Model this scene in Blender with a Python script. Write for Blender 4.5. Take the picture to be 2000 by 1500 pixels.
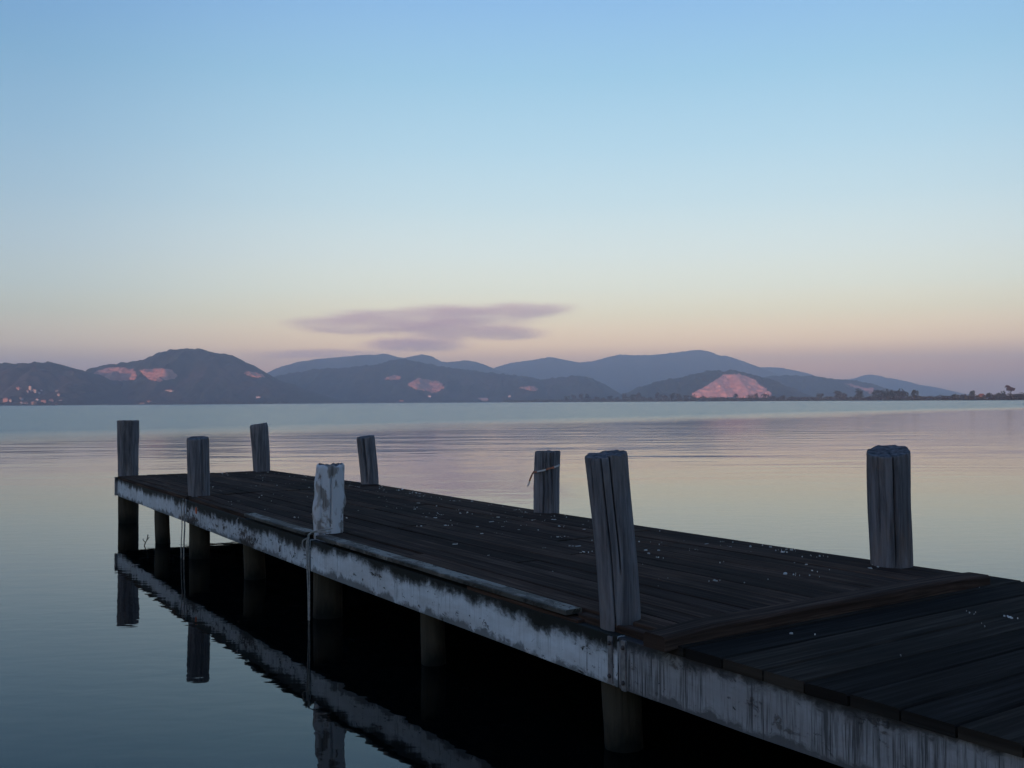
import bpy, math, random
import numpy as np
from mathutils import Matrix, Vector, noise as mnoise

sc = bpy.context.scene
for o in list(bpy.data.objects):
    bpy.data.objects.remove(o)
C = sc.collection
R = math.radians

# ------------------------------------------------------------------ camera
FPX, HCAM = 1950.0, 1.6                      # focal length in pixels of a 2000 px wide frame, eye height over the water
PITCH, ROLL = math.atan(34.5 / FPX), R(-0.355)
ROT = Matrix.Rotation(math.pi / 2 + PITCH, 3, 'X') @ Matrix.Rotation(ROLL, 3, 'Z')
cam_d = bpy.data.cameras.new('camera')
cam = bpy.data.objects.new('camera', cam_d)
C.objects.link(cam)
cam.matrix_world = Matrix.Translation((0, 0, HCAM)) @ ROT.to_4x4()
cam_d.sensor_width, cam_d.lens = 36.0, 36.0 * FPX / 2000
cam_d.clip_start, cam_d.clip_end = 0.05, 60000
sc.camera = cam

# ------------------------------------------------------------------ sky: clear dusk, sun just down behind the camera
SUN_EL, SUN_AZ = 4.0, 199.0                  # degrees; azimuth clockwise from +Y (the view)
world = bpy.data.worlds.new('World')
sc.world = world
world.use_nodes = True
wt = world.node_tree
wn, wl = wt.nodes, wt.links
bg = wn['Background']


def srgb(r, g, b):
    f = lambda c: (c / 255 / 12.92) if c / 255 <= .04045 else ((c / 255 + .055) / 1.055) ** 2.4
    return (f(r), f(g), f(b), 1)


SKY = [(0.0, (252.7, 205.7, 177.9)),
       (0.012, (260.5, 205.7, 170.7)),
       (0.03, (326.5, 240.4, 162.4)),
       (0.055, (349.0, 287.0, 205.3)),
       (0.085, (293.3, 269.9, 212.7)),
       (0.11, (267.6, 260.3, 224.8)),
       (0.145, (243.8, 246.7, 228.3)),
       (0.194, (211.3, 228.6, 223.8)),
       (0.245, (185.1, 214.0, 219.7)),
       (0.31, (156.0, 196.1, 212.6)),
       (0.375, (136.2, 178.2, 213.4)),
       (0.5, (108.0, 151.9, 197.8)),
       (0.7, (81.2, 123.9, 175.5)),
       (1.0, (62.5, 100.0, 152.3))]
tc = wn.new('ShaderNodeTexCoord')
sp = wn.new('ShaderNodeSeparateXYZ')
rp = wn.new('ShaderNodeValToRGB')
wl.new(tc.outputs['Generated'], sp.inputs[0])
wl.new(sp.outputs['Z'], rp.inputs[0])
el = rp.color_ramp.elements
while len(el) > 1:
    el.remove(el[-1])
el[0].position = SKY[0][0]
el[0].color = srgb(*SKY[0][1])
for p_, c_ in SKY[1:]:
    e_ = el.new(p_)
    e_.color = srgb(*c_)
sky = wn.new('ShaderNodeTexSky')
sky.sky_type = 'NISHITA'
sky.sun_disc = False
sky.sun_elevation = R(SUN_EL)
sky.sun_rotation = R(SUN_AZ)
sky.dust_density = 2.0
sky.ozone_density = 3.0
ad = wn.new('ShaderNodeMix')
ad.data_type = 'RGBA'
ad.blend_type = 'ADD'
ad.inputs[0].default_value = 0.11
wl.new(rp.outputs[0], ad.inputs[6])
wl.new(sky.outputs[0], ad.inputs[7])
# lens edge darkening put into the sky colour: dimmer and bluer to either side
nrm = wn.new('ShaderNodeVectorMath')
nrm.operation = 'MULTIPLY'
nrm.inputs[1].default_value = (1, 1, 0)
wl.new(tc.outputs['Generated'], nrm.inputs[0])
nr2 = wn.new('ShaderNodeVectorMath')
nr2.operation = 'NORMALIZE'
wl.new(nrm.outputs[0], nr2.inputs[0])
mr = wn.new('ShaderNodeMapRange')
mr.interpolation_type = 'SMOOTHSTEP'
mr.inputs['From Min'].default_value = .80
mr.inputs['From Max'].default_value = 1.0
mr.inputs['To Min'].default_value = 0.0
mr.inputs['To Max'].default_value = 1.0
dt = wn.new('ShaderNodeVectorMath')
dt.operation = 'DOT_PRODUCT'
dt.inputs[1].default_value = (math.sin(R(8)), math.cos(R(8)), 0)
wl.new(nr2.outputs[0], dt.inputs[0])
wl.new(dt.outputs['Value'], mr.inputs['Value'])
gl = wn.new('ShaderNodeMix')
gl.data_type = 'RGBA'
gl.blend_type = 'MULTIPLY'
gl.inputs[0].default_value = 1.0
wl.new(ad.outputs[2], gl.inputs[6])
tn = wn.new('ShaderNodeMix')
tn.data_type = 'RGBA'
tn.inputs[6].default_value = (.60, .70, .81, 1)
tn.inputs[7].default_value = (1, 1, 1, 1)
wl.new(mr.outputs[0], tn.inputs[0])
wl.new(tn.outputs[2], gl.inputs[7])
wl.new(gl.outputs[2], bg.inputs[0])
bg.inputs[1].default_value = 1.0

sun_d = bpy.data.lights.new('sun', 'SUN')
sun_d.energy, sun_d.angle, sun_d.color = 5.0, R(.5), (1.0, .44, .31)
sun = bpy.data.objects.new('sun', sun_d)
C.objects.link(sun)
a_ = R(SUN_AZ)
to_sun = Vector((math.sin(a_) * math.cos(R(SUN_EL)), math.cos(a_) * math.cos(R(SUN_EL)), math.sin(R(SUN_EL))))
sun.rotation_euler = to_sun.to_track_quat('Z', 'Y').to_euler()

sc.view_settings.view_transform = 'Standard'
sc.view_settings.look = 'None'
sc.view_settings.exposure = 0.0
sc.view_settings.gamma = 1.0
sc.view_settings.use_curve_mapping = False
sc.render.engine = 'CYCLES'
sc.cycles.use_denoising = True
sc.cycles.max_bounces = 6
sc.cycles.diffuse_bounces = 3
sc.cycles.glossy_bounces = 3
sc.cycles.volume_bounces = 1
sc.cycles.sample_clamp_indirect = 4.0


# ------------------------------------------------------------------ helpers
def ray(px, py):
    return ROT @ Vector(((px - 1000) / FPX, -(py - 750) / FPX, -1))


def at(px, py, z):
    d = ray(px, py)
    return Vector((0, 0, HCAM)) + d * ((z - HCAM) / d.z)


def at_y(px, py, y):
    d = ray(px, py)
    return Vector((0, 0, HCAM)) + d * (y / d.y)


def tag(o, label=None, cat=None, group=None, kind=None):
    for k, v in (('label', label), ('category', cat), ('group', group), ('kind', kind)):
        if v:
            o[k] = v
    return o


def empty(name, loc=(0, 0, 0)):
    o = bpy.data.objects.new(name, None)
    o.empty_display_size = .3
    o.location = loc
    C.objects.link(o)
    return o


def mesh_obj(name, verts, faces, mat=None, parent=None, uvs=None, smooth=False, origin=None):
    """one mesh object; verts are world coordinates, origin moves the pivot there; parents are unrotated empties or meshes"""
    base = Vector((0, 0, 0))
    p = parent
    while p is not None:
        base = base + p.location
        p = p.parent
    o_l = Vector(origin) if origin is not None else base
    me = bpy.data.meshes.new(name)
    me.from_pydata([(v[0] - o_l[0], v[1] - o_l[1], v[2] - o_l[2]) for v in verts], [], faces)
    if uvs is not None:
        lay = me.uv_layers.new(name='UVMap')
        flat = [c for f in uvs for uv in f for c in uv]
        lay.data.foreach_set('uv', flat)
    if smooth:
        me.polygons.foreach_set('use_smooth', [True] * len(me.polygons))
    if mat:
        me.materials.append(mat)
    me.update()
    o = bpy.data.objects.new(name, me)
    C.objects.link(o)
    if parent:
        o.parent = parent
    o.location = o_l - base
    return o


def loft(rings, cap=True, u0=0.0, v0=0.0):
    """closed tube through rings of equal length -> verts, faces, uvs (u along in metres, v round the perimeter)"""
    n = len(rings[0])
    verts = [tuple(p) for r in rings for p in r]
    faces, uvs = [], []
    cum = [0.0]
    for a, b in zip(rings, rings[1:]):
        ca = sum((Vector(p) for p in a), Vector()) / n
        cb = sum((Vector(p) for p in b), Vector()) / n
        cum.append(cum[-1] + (cb - ca).length)
    per = [0.0]
    for k in range(n):
        per.append(per[-1] + (Vector(rings[0][(k + 1) % n]) - Vector(rings[0][k])).length)
    for i in range(len(rings) - 1):
        for k in range(n):
            k2 = (k + 1) % n
            faces.append((i * n + k, i * n + k2, (i + 1) * n + k2, (i + 1) * n + k))
            a, b = u0 + cum[i], u0 + cum[i + 1]
            c, d = v0 + per[k], v0 + per[k + 1]
            uvs.append(((a, c), (a, d), (b, d), (b, c)))
    if cap:
        for i, rev in ((0, True), (len(rings) - 1, False)):
            idx = [i * n + k for k in range(n)]
            cu = u0 + cum[i]
            uv = [(cu + .3 * (rings[i][k][0] - rings[i][0][0]), v0 + .3 * (rings[i][k][2] - rings[i][0][2])) for k in range(n)]
            if rev:
                idx.reverse()
                uv.reverse()
            faces.append(tuple(idx))
            uvs.append(tuple(uv))
    return verts, faces, uvs


def tube(pts, rad, n=6):
    rings = []
    for i, p in enumerate(pts):
        p = Vector(p)
        t = (Vector(pts[min(i + 1, len(pts) - 1)]) - Vector(pts[max(i - 1, 0)])).normalized()
        a = t.cross(Vector((0, 0, 1)) if abs(t.z) < .9 else Vector((1, 0, 0))).normalized()
        b = t.cross(a)
        r = rad[i] if isinstance(rad, (list, tuple)) else rad
        rings.append([p + r * (math.cos(k * 2 * math.pi / n) * a + math.sin(k * 2 * math.pi / n) * b) for k in range(n)])
    return loft(rings)


def spline(pts, m=6):
    """Catmull-Rom through the points"""
    P = [Vector(p) for p in pts]
    P = [P[0] * 2 - P[1]] + P + [P[-1] * 2 - P[-2]]
    out = []
    for i in range(1, len(P) - 2):
        for k in range(m):
            t = k / m
            a, b, c, d = P[i - 1], P[i], P[i + 1], P[i + 2]
            out.append(.5 * (2 * b + (c - a) * t + (2 * a - 5 * b + 4 * c - d) * t * t + (3 * b - a - 3 * c + d) * t ** 3))
    out.append(P[-2])
    return out


def box_pts(c, ex, ey, ez):
    """8 verts and 6 faces of a box with centre c and half-extent vectors"""
    c = Vector(c)
    v = [c + sx * ex + sy * ey + sz * ez for sz in (-1, 1) for sy in (-1, 1) for sx in (-1, 1)]
    f = [(0, 2, 3, 1), (4, 5, 7, 6), (0, 1, 5, 4), (2, 6, 7, 3), (0, 4, 6, 2), (1, 3, 7, 5)]
    return v, f


def fbm(x, y, z=0.0, o=4):
    return mnoise.fractal(Vector((x, y, z)), 1.0, 2.0, o)


def nz(x, y=0.0, z=0.0):
    return mnoise.noise(Vector((x, y, z)))


# ------------------------------------------------------------------ materials
class NT:
    def __init__(self, name):
        self.m = bpy.data.materials.new(name)
        self.m.use_nodes = True
        self.t = self.m.node_tree
        self.b = self.t.nodes['Principled BSDF']

    def new(self, typ, **kw):
        n = self.t.nodes.new(typ)
        for k, v in kw.items():
            setattr(n, k, v)
        return n

    def link(self, a, b):
        self.t.links.new(a, b)

    def coord(self, which='Object', scale=(1, 1, 1)):
        t = self.new('ShaderNodeTexCoord')
        m = self.new('ShaderNodeMapping')
        m.inputs['Scale'].default_value = scale
        self.link(t.outputs[which], m.inputs[0])
        return m.outputs[0]

    def noise(self, vec, scale=1.0, detail=4.0, rough=.55, dist=0.0):
        n = self.new('ShaderNodeTexNoise')
        n.inputs['Scale'].default_value = scale
        n.inputs['Detail'].default_value = detail
        n.inputs['Roughness'].default_value = rough
        n.inputs['Distortion'].default_value = dist
        self.link(vec, n.inputs['Vector'])
        return n.outputs['Fac']

    def ramp(self, fac, stops):
        n = self.new('ShaderNodeValToRGB')
        e = n.color_ramp.elements
        while len(e) > 1:
            e.remove(e[-1])
        e[0].position = stops[0][0]
        e[0].color = (*stops[0][1], 1) if isinstance(stops[0][1], tuple) else (stops[0][1],) * 3 + (1,)
        for p, c in stops[1:]:
            k = e.new(p)
            k.color = (*c, 1) if isinstance(c, tuple) else (c, c, c, 1)
        self.link(fac, n.inputs[0])
        return n.outputs[0]

    def mix(self, fac, a, b, mode='MIX'):
        n = self.new('ShaderNodeMix', data_type='RGBA', blend_type=mode)
        for s, v in ((n.inputs[0], fac), (n.inputs[6], a), (n.inputs[7], b)):
            if hasattr(v, 'links'):
                self.link(v, s)
            elif isinstance(v, tuple):
                s.default_value = (*v, 1)
            else:
                s.default_value = v
        return n.outputs[2]

    def math(self, op, a, b=0.0, c=None, clamp=False):
        n = self.new('ShaderNodeMath', operation=op, use_clamp=clamp)
        for s, v in zip(n.inputs, (a, b, c)):
            if v is None:
                continue
            if hasattr(v, 'links'):
                self.link(v, s)
            else:
                s.default_value = v
        return n.outputs[0]

    def bump(self, h, dist, strength=1.0, normal=None):
        n = self.new('ShaderNodeBump')
        n.inputs['Strength'].default_value = strength
        n.inputs['Distance'].default_value = dist
        self.link(h, n.inputs['Height'])
        if normal is not None:
            self.link(normal, n.inputs['Normal'])
        return n.outputs[0]

    def set(self, color=None, rough=None, spec=None, normal=None, ior=None, metal=None):
        for k, v in (('Base Color', color), ('Roughness', rough), ('Specular IOR Level', spec), ('Normal', normal), ('IOR', ior), ('Metallic', metal)):
            if v is None:
                continue
            s = self.b.inputs[k]
            if hasattr(v, 'links'):
                self.link(v, s)
            elif isinstance(v, tuple):
                s.default_value = (*v, 1)
            else:
                s.default_value = v
        return self.m


def mat_flat(name, col, rough=.8, spec=.2, var=.25, scale=3.0):
    n = NT(name)
    f = n.noise(n.coord('Object'), scale, 5)
    lo = tuple(c * (1 - var) for c in col)
    hi = tuple(min(1, c * (1 + var)) for c in col)
    return n.set(n.ramp(f, [(.3, lo), (.7, hi)]), rough, spec)


def mat_deck(name='deck_wood', cool=(1, 1, 1)):
    n = NT(name)
    g = n.noise(n.coord('UV', (1.2, 38, 1)), 1.0, 8, .65, .6)
    big = n.noise(n.coord('Object', (1, 1, 1)), 1.7, 4)
    info = n.new('ShaderNodeObjectInfo')
    c = n.ramp(g, [(.25, (.013, .0085, .007)), (.5, (.048, .031, .024)), (.75, (.115, .080, .064))])
    tint = n.ramp(info.outputs['Random'], [(0, (.62 * cool[0], .62 * cool[1], .66 * cool[2])), (.5, cool), (1, (1.45 * cool[0], 1.32 * cool[1], 1.22 * cool[2]))])
    c = n.mix(1.0, c, tint, 'MULTIPLY')
    c = n.mix(n.ramp(big, [(.42, 0), (.72, .65)]), c, (.016, .015, .013))
    fine = n.noise(n.coord('UV', (6, 160, 1)), 1.0, 4, .6)
    nm = n.bump(n.math('ADD', g, n.math('MULTIPLY', fine, .4)), .006, .7)
    return n.set(c, .95, .03, nm)


def mat_paint(name, paint, wood, bare_at, band=.72, spots=.62, lines=.66, dirt=(.013, .014, .011)):
    """flaking pale paint over boards, mould hanging down from the top edge, run-down streaks; UV u along the board, v up its face"""
    n = NT(name)
    uv = n.new('ShaderNodeTexCoord').outputs['UV']
    s = n.new('ShaderNodeSeparateXYZ')
    n.link(uv, s.inputs[0])
    big = n.noise(n.coord('UV', (1.6, 4.5, 1)), 1.0, 9, .66, .5)
    st = n.noise(n.coord('UV', (7, .9, 1)), 1.0, 5, .55, .4)
    fine = n.noise(n.coord('UV', (70, 2.4, 1)), 1.0, 6, .7, .2)
    gr = n.noise(n.coord('UV', (5, 90, 1)), 1.0, 6, .6)
    sp = n.noise(n.coord('UV', (15, 21, 1)), 1.0, 9, .74, .7)
    pc = n.mix(n.ramp(fine, [(.42, 0), (.7, .5)]), paint, tuple(c * .55 for c in paint))
    pc = n.mix(n.ramp(big, [(.40, 0), (.64, .75)]), pc, tuple(c * d for c, d in zip(paint, (.62, .58, .55))))
    wc = n.mix(gr, tuple(c * .45 for c in wood), wood)
    bare = n.ramp(n.math('ADD', n.math('MULTIPLY', big, .6), n.math('MULTIPLY', sp, .4)), [(bare_at - .008, 0), (bare_at + .012, 1)])
    c = n.mix(bare, pc, wc)
    h = n.math('MULTIPLY', s.outputs['Y'], 4.45)
    h = n.math('ADD', h, n.math('MULTIPLY', n.math('SUBTRACT', st, .5), .75))
    h = n.math('ADD', h, n.math('MULTIPLY', n.math('SUBTRACT', sp, .5), .55))
    h = n.math('ADD', h, n.math('MULTIPLY', n.math('SUBTRACT', n.noise(n.coord('UV', (.9, .3, 1)), 1, 2), .5), .7))
    top = n.ramp(h, [(band - .16, 0), (band - .05, .30), (band + .03, .8), (band + .14, 1)])
    low = n.ramp(h, [(.06, .7), (.17, 0)])
    spot = n.ramp(sp, [(spots, 0), (spots + .03, .9)])
    line = n.ramp(n.math('ADD', n.math('MULTIPLY', fine, .6), n.math('MULTIPLY', st, .4)), [(lines - .06, 0), (lines + .03, .8)])
    m = n.math('MAXIMUM', n.math('MAXIMUM', top, low), n.math('MAXIMUM', spot, line))
    c = n.mix(m, c, dirt)
    nm = n.bump(n.math('SUBTRACT', n.math('MULTIPLY', gr, .4), bare), .003, .8)
    return n.set(c, .75, .2, nm)


def mat_post(name, dark, light, warm=(.10, .07, .05), amt=.35, paint=None):
    n = NT(name)
    g = n.noise(n.coord('Object', (17, 17, 1.5)), 1.0, 8, .7, 1.2)
    g2 = n.noise(n.coord('Object', (60, 60, 3)), 1.0, 5, .6)
    b = n.noise(n.coord('Object', (7, 7, 2.0)), 1.0, 5, .6)
    f = n.math('ADD', n.math('MULTIPLY', g, .7), n.math('MULTIPLY', g2, .3))
    c = n.ramp(f, [(.30, tuple(x * .3 for x in dark)), (.43, dark), (.60, light)])
    c = n.mix(n.ramp(b, [(.5, 0), (.68, amt)]), c, warm)
    if paint:
        pk = n.noise(n.coord('Object', (9, 9, 5.5)), 1.0, 6, .6, .3)
        c = n.mix(n.ramp(pk, [(.47, .85), (.53, 0)]), c, paint)
    # damp, algae-brown wood down to the black waterline, with under-deck shade painted in
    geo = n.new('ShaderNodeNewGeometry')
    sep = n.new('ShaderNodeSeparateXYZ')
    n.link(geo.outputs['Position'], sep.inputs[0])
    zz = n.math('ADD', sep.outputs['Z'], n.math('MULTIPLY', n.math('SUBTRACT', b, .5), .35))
    damp_shade = n.mix(g, (.020, .017, .012), (.085, .07, .048))
    c = n.mix(n.ramp(zz, [(.44, 1), (.62, 0)]), c, damp_shade)
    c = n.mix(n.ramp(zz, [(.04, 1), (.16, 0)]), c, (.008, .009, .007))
    nm = n.bump(f, .012, .8)
    return n.set(c, .85, .15, nm)


M = {}
M['deck'] = mat_deck()
M['deck_cool'] = mat_deck('deck_wood_greenish', (.52, .66, .70))
M['paint_a'] = mat_paint('fascia_paint', (.60, .63, .65), (.16, .135, .12), .585, .75, .60, .62)
M['paint_c'] = mat_paint('fascia_mouldy_paint', (.52, .55, .57), (.12, .10, .09), .545, .68, .555, .58)
M['paint_b'] = mat_paint('fascia_thin_paint', (.33, .325, .33), (.20, .18, .17), .58, .88, .62, .545, (.035, .034, .034))
M['strip'] = mat_paint('edge_strip_wood', (.24, .215, .18), (.12, .10, .08), .52, 1.3, .58, .60)
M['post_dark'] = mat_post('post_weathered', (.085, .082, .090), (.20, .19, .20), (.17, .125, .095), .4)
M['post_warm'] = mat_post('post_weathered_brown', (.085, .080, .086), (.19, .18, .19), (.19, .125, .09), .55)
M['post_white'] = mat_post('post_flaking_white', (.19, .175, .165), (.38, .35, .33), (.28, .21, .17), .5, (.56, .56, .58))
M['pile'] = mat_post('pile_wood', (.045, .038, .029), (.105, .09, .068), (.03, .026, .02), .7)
M['end_grain'] = mat_flat('post_end_grain', (.095, .093, .10), .9, .1, .7, 30)
M['beam'] = mat_flat('dark_beam', (.022, .018, .017), .85, .1)
M['steel'] = mat_flat('strap_steel', (.16, .15, .145), .6, .4, .4, 40)
M['rust'] = mat_flat('rusty_bolt', (.06, .045, .04), .7, .3)
M['rope'] = mat_flat('rope_fibre', (.30, .29, .27), .9, .1, .3, 60)
M['drop'] = mat_flat('droppings', (.42, .41, .39), .9, .1, .7, 6)
M['tape_r'] = mat_flat('tape_orange', (.30, .115, .07), .5, .3)
M['tape_w'] = mat_flat('tape_white', (.42, .40, .39), .5, .3)
M['orange'] = mat_flat('orange_mark', (.55, .14, .06), .6, .2)
M['twig'] = mat_flat('twig_bark', (.05, .05, .045), .9, .1)


def mat_water():
    n = NT('lake_water')
    geo = n.new('ShaderNodeNewGeometry')
    sep = n.new('ShaderNodeSeparateXYZ')
    n.link(geo.outputs['Position'], sep.inputs[0])
    X, Y = sep.outputs['X'], sep.outputs['Y']

    def mp(scale):
        m = n.new('ShaderNodeMapping')
        m.inputs['Scale'].default_value = scale
        n.link(geo.outputs['Position'], m.inputs[0])
        return m.outputs[0]
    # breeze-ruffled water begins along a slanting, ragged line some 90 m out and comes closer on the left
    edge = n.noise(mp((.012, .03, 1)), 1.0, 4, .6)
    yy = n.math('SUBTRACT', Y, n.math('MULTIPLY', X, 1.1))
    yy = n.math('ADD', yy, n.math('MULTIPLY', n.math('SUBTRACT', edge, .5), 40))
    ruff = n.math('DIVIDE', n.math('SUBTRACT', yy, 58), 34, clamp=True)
    # small near ripples, long lazy swell, wind chop
    near = n.noise(mp((2.6, 5.0, 1)), 1.0, 2, .5, .2)
    swell = n.noise(mp((.16, .42, 1)), 1.0, 2, .5, .3)
    mid = n.noise(mp((.55, 1.7, 1)), 1.0, 2, .5, .2)
    chop = n.noise(mp((3.0, 6.5, 1)), 1.0, 3, .6)
    patch = n.ramp(n.noise(mp((.02, .06, 1)), 1.0, 3), [(.35, .45), (.7, 1)])
    dist = n.math('DIVIDE', n.math('SUBTRACT', Y, 12), 26, clamp=True)
    patch = n.math('MULTIPLY', patch, dist)
    h = n.math('MULTIPLY', near, .0014)
    h = n.math('ADD', h, n.math('MULTIPLY', n.math('MULTIPLY', swell, .055), patch))
    h = n.math('ADD', h, n.math('MULTIPLY', n.math('MULTIPLY', mid, .012), patch))
    h = n.math('ADD', h, n.math('MULTIPLY', n.math('MULTIPLY', chop, .010), ruff))
    nm = n.bump(h, 1.0, 1.0)
    rg = n.math('ADD', n.math('ADD', .02, n.math('MULTIPLY', dist, .05)), n.math('MULTIPLY', ruff, .20))
    n.b.inputs['Specular Tint'].default_value = (.86, .95, 1.0, 1)
    return n.set(n.mix(ruff, (.0012, .0022, .0022), (.014, .098, .118)), rg, .5, nm, 1.333)  # teal of the ruffled zone: reflected blue sky put into the base colour


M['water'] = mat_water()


def mat_forest(name, a, b, c):
    n = NT(name)
    f = n.noise(n.coord('Object', (1, 1, 1)), .03, 6, .65)
    g = n.noise(n.coord('Object', (1, 1, 1)), .006, 3, .5)
    col = n.ramp(f, [(.35, a), (.65, b)])
    col = n.mix(n.ramp(g, [(.50, 0), (.66, .8)]), col, c)
    return n.set(col, .95, .05)


M['forest'] = mat_forest('hill_forest', (.014, .024, .020), (.036, .050, .038), (.060, .056, .044))


def mat_rock(name='quarry_rock', k=1.0):
    n = NT(name)
    f = n.noise(n.coord('Object', (1, 1, 2.2)), .035, 7, .7)
    s = n.noise(n.coord('Object', (2.5, 1, .35)), .05, 5, .6)
    col = n.ramp(n.math('ADD', n.math('MULTIPLY', f, .6), n.math('MULTIPLY', s, .4)),
                 [(p_, tuple(q_ * k for q_ in c_)) for p_, c_ in ((.27, (.36, .20, .15)), (.47, (.66, .36, .275)), (.68, (.80, .46, .36)))])
    return n.set(col, .95, .05)


M['quarry'] = mat_rock()
M['quarry_dull'] = mat_rock('quarry_rock_dull', .68)
M['land'] = mat_flat('shore_meadow', (.045, .048, .03), .95, .05, .4, .02)


def mat_leaf(name, a, b):
    n = NT(name)
    f = n.noise(n.coord('Object', (1, 1, 1)), .35, 3)
    return n.set(n.ramp(f, [(.35, a), (.65, b)]), .9, .1)


M['leaf_dark'] = mat_leaf('foliage_dark', (.014, .020, .012), (.035, .042, .022))
M['leaf_mid'] = mat_leaf('foliage_olive', (.025, .028, .015), (.055, .052, .028))
M['leaf_red'] = mat_leaf('foliage_brown', (.035, .024, .018), (.07, .042, .03))
M['bark'] = mat_flat('tree_bark', (.04, .034, .028), .95, .05)

# ------------------------------------------------------------------ the lake
W = 9300
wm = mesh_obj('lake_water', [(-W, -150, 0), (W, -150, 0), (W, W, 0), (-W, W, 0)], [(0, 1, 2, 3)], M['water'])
tag(wm, kind='structure')

# ------------------------------------------------------------------ hills
PROF = {}


class Hill:
    """height field: a traced skyline at the ridge distance, sloping down to the shore in front and away behind"""

    def __init__(self, name, prof, yr, yf, seed, back=700, spur=.20, canopy=7.0, nx=260, ny=46):
        self.prof = [((at_y(px, py, yr).x), max(-6.0, at_y(px, py, yr).z)) for px, py in prof]
        self.xs = np.array([p[0] for p in self.prof])
        self.zs = np.array([p[1] for p in self.prof])
        self.yr, self.yf, self.seed, self.back, self.spur, self.canopy = yr, yf, seed, back, spur, canopy
        self.name, self.nx, self.ny = name, nx, ny

    def ridge(self, x):
        # rounded interpolation of the traced skyline
        w = (self.xs[-1] - self.xs[0]) * .006
        return float(np.mean([np.interp(x + d * w, self.xs, self.zs) for d in (-1, -.5, 0, .5, 1)]))

    def z(self, x, y):
        r = self.ridge(x)
        t = (y - self.yf) / (self.yr - self.yf)
        L = (self.yr - self.yf)
        if t <= 1:
            tt = max(0.0, t)
            k = nz(x / (L * .30), self.seed, 0) + .7 * nz(x / (L * .13), self.seed + 5, y / L) + .35 * nz(x / (L * .06), self.seed + 8, y / L)
            tt = tt + self.spur * k * math.sin(math.pi * tt) * 1.1
            tt = min(1.0, max(0.0, tt))
            s = .42 * tt + .58 * (tt * tt * (3 - 2 * tt))
            z = r * s if t > 0 else t * 40
        else:
            s = 1 - min(1.0, (t - 1) * L / self.back) ** 1.6
            z = r * s - (t - 1) * 2
        if t > -.01 and r > 0:
            z += self.canopy * (fbm(x / 22, y / 22, self.seed, 3)) * min(1, max(0, r / 60)) * (.25 if t < .05 else 1)
        return z

    def build(self, label):
        x0, x1 = self.xs[0], self.xs[-1]
        ys = list(np.linspace(self.yf - 15, self.yr, self.ny)) + list(np.linspace(self.yr, self.yr + self.back, 9))[1:]
        vs, fs = [], []
        n = self.nx
        for y in ys:
            for i in range(n):
                x = x0 + (x1 - x0) * i / (n - 1)
                vs.append((x, y, self.z(x, y)))
        for j in range(len(ys) - 1):
            for i in range(n - 1):
                a = j * n + i
                fs.append((a, a + 1, a + n + 1, a + n))
        self.o = mesh_obj(self.name, vs, fs, M['forest'], None, None, True, origin=((x0 + x1) / 2, self.yr, 0))
        tag(self.o, label, 'hill', kind='structure')
        return self.o

    def hit(self, px, py):
        d = ray(px, py)
        d = d / d.y
        y0 = self.yf - 10
        prev = y0
        N = 70
        for k in range(N + 1):
            y = y0 + (self.yr + 30 - y0) * k / N
            if HCAM + d.z * y <= self.z(d.x * y, y):
                lo, hi = prev, y
                for _ in range(8):
                    m = (lo + hi) / 2
                    if HCAM + d.z * m <= self.z(d.x * m, m):
                        hi = m
                    else:
                        lo = m
                return Vector((d.x * hi, hi, self.z(d.x * hi, hi)))
            prev = y
        y = self.yr
        return Vector((d.x * y, y, self.z(d.x * y, y)))

    def quarry(self, outline, seed, steps=5, out=5.0, name='quarry_face', label=None, n=48, m=24, mat='quarry_dull'):
        """a bare rock face cut into the slope: benches proud of the wooded ground, ragged outline"""
        xs = [p[0] for p in outline]
        ys = [p[1] for p in outline]
        x0, x1, y0, y1 = min(xs) - 1, max(xs) + 1, min(ys) - 1, max(ys) + 1

        def inside(px, py):
            px += 2.2 * nz(px * .12, py * .2, seed) + 1.0 * nz(px * .5, py * .6, seed)
            py += 1.6 * nz(px * .12, py * .2, seed + 9) + 1.0 * nz(px * .5, py * .6, seed + 3)
            r = False
            j = len(outline) - 1
            for i in range(len(outline)):
                xi, yi = outline[i]
                xj, yj = outline[j]
                if (yi > py) != (yj > py) and px < (xj - xi) * (py - yi) / (yj - yi + 1e-9) + xi:
                    r = not r
                j = i
            return r
        P, keep = {}, set()
        for j in range(m + 1):
            for i in range(n + 1):
                px = x0 + (x1 - x0) * i / n
                py = y0 + (y1 - y0) * j / m
                if inside(px, py):
                    keep.add((i, j))
        verts, idx, faces = [], {}, []

        def vert(i, j):
            if (i, j) not in idx:
                px = x0 + (x1 - x0) * i / n
                py = y0 + (y1 - y0) * j / m
                p = self.hit(px, py)
                rim = sum((i + a, j + b) in keep for a in (-1, 0, 1) for b in (-1, 0, 1)) < 9
                ph = (j / m * steps + .5 * nz(px * .08, seed)) % 1.0
                d = 1.0 if rim else out * (.5 + .45 * ph + .45 * fbm(p.x / 40, p.z / 22, seed, 3))
                idx[(i, j)] = len(verts)
                verts.append((p.x, p.y - d, p.z + d * .25))
            return idx[(i, j)]
        for j in range(m):
            for i in range(n):
                q = [(i, j), (i, j + 1), (i + 1, j + 1), (i + 1, j)]
                if all(a in keep for a in q):
                    faces.append(tuple(vert(*a) for a in q))
        o = mesh_obj(name, verts, faces, M[mat], self.o, None, True)
        if label:
            o['label'] = label
        return o


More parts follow.
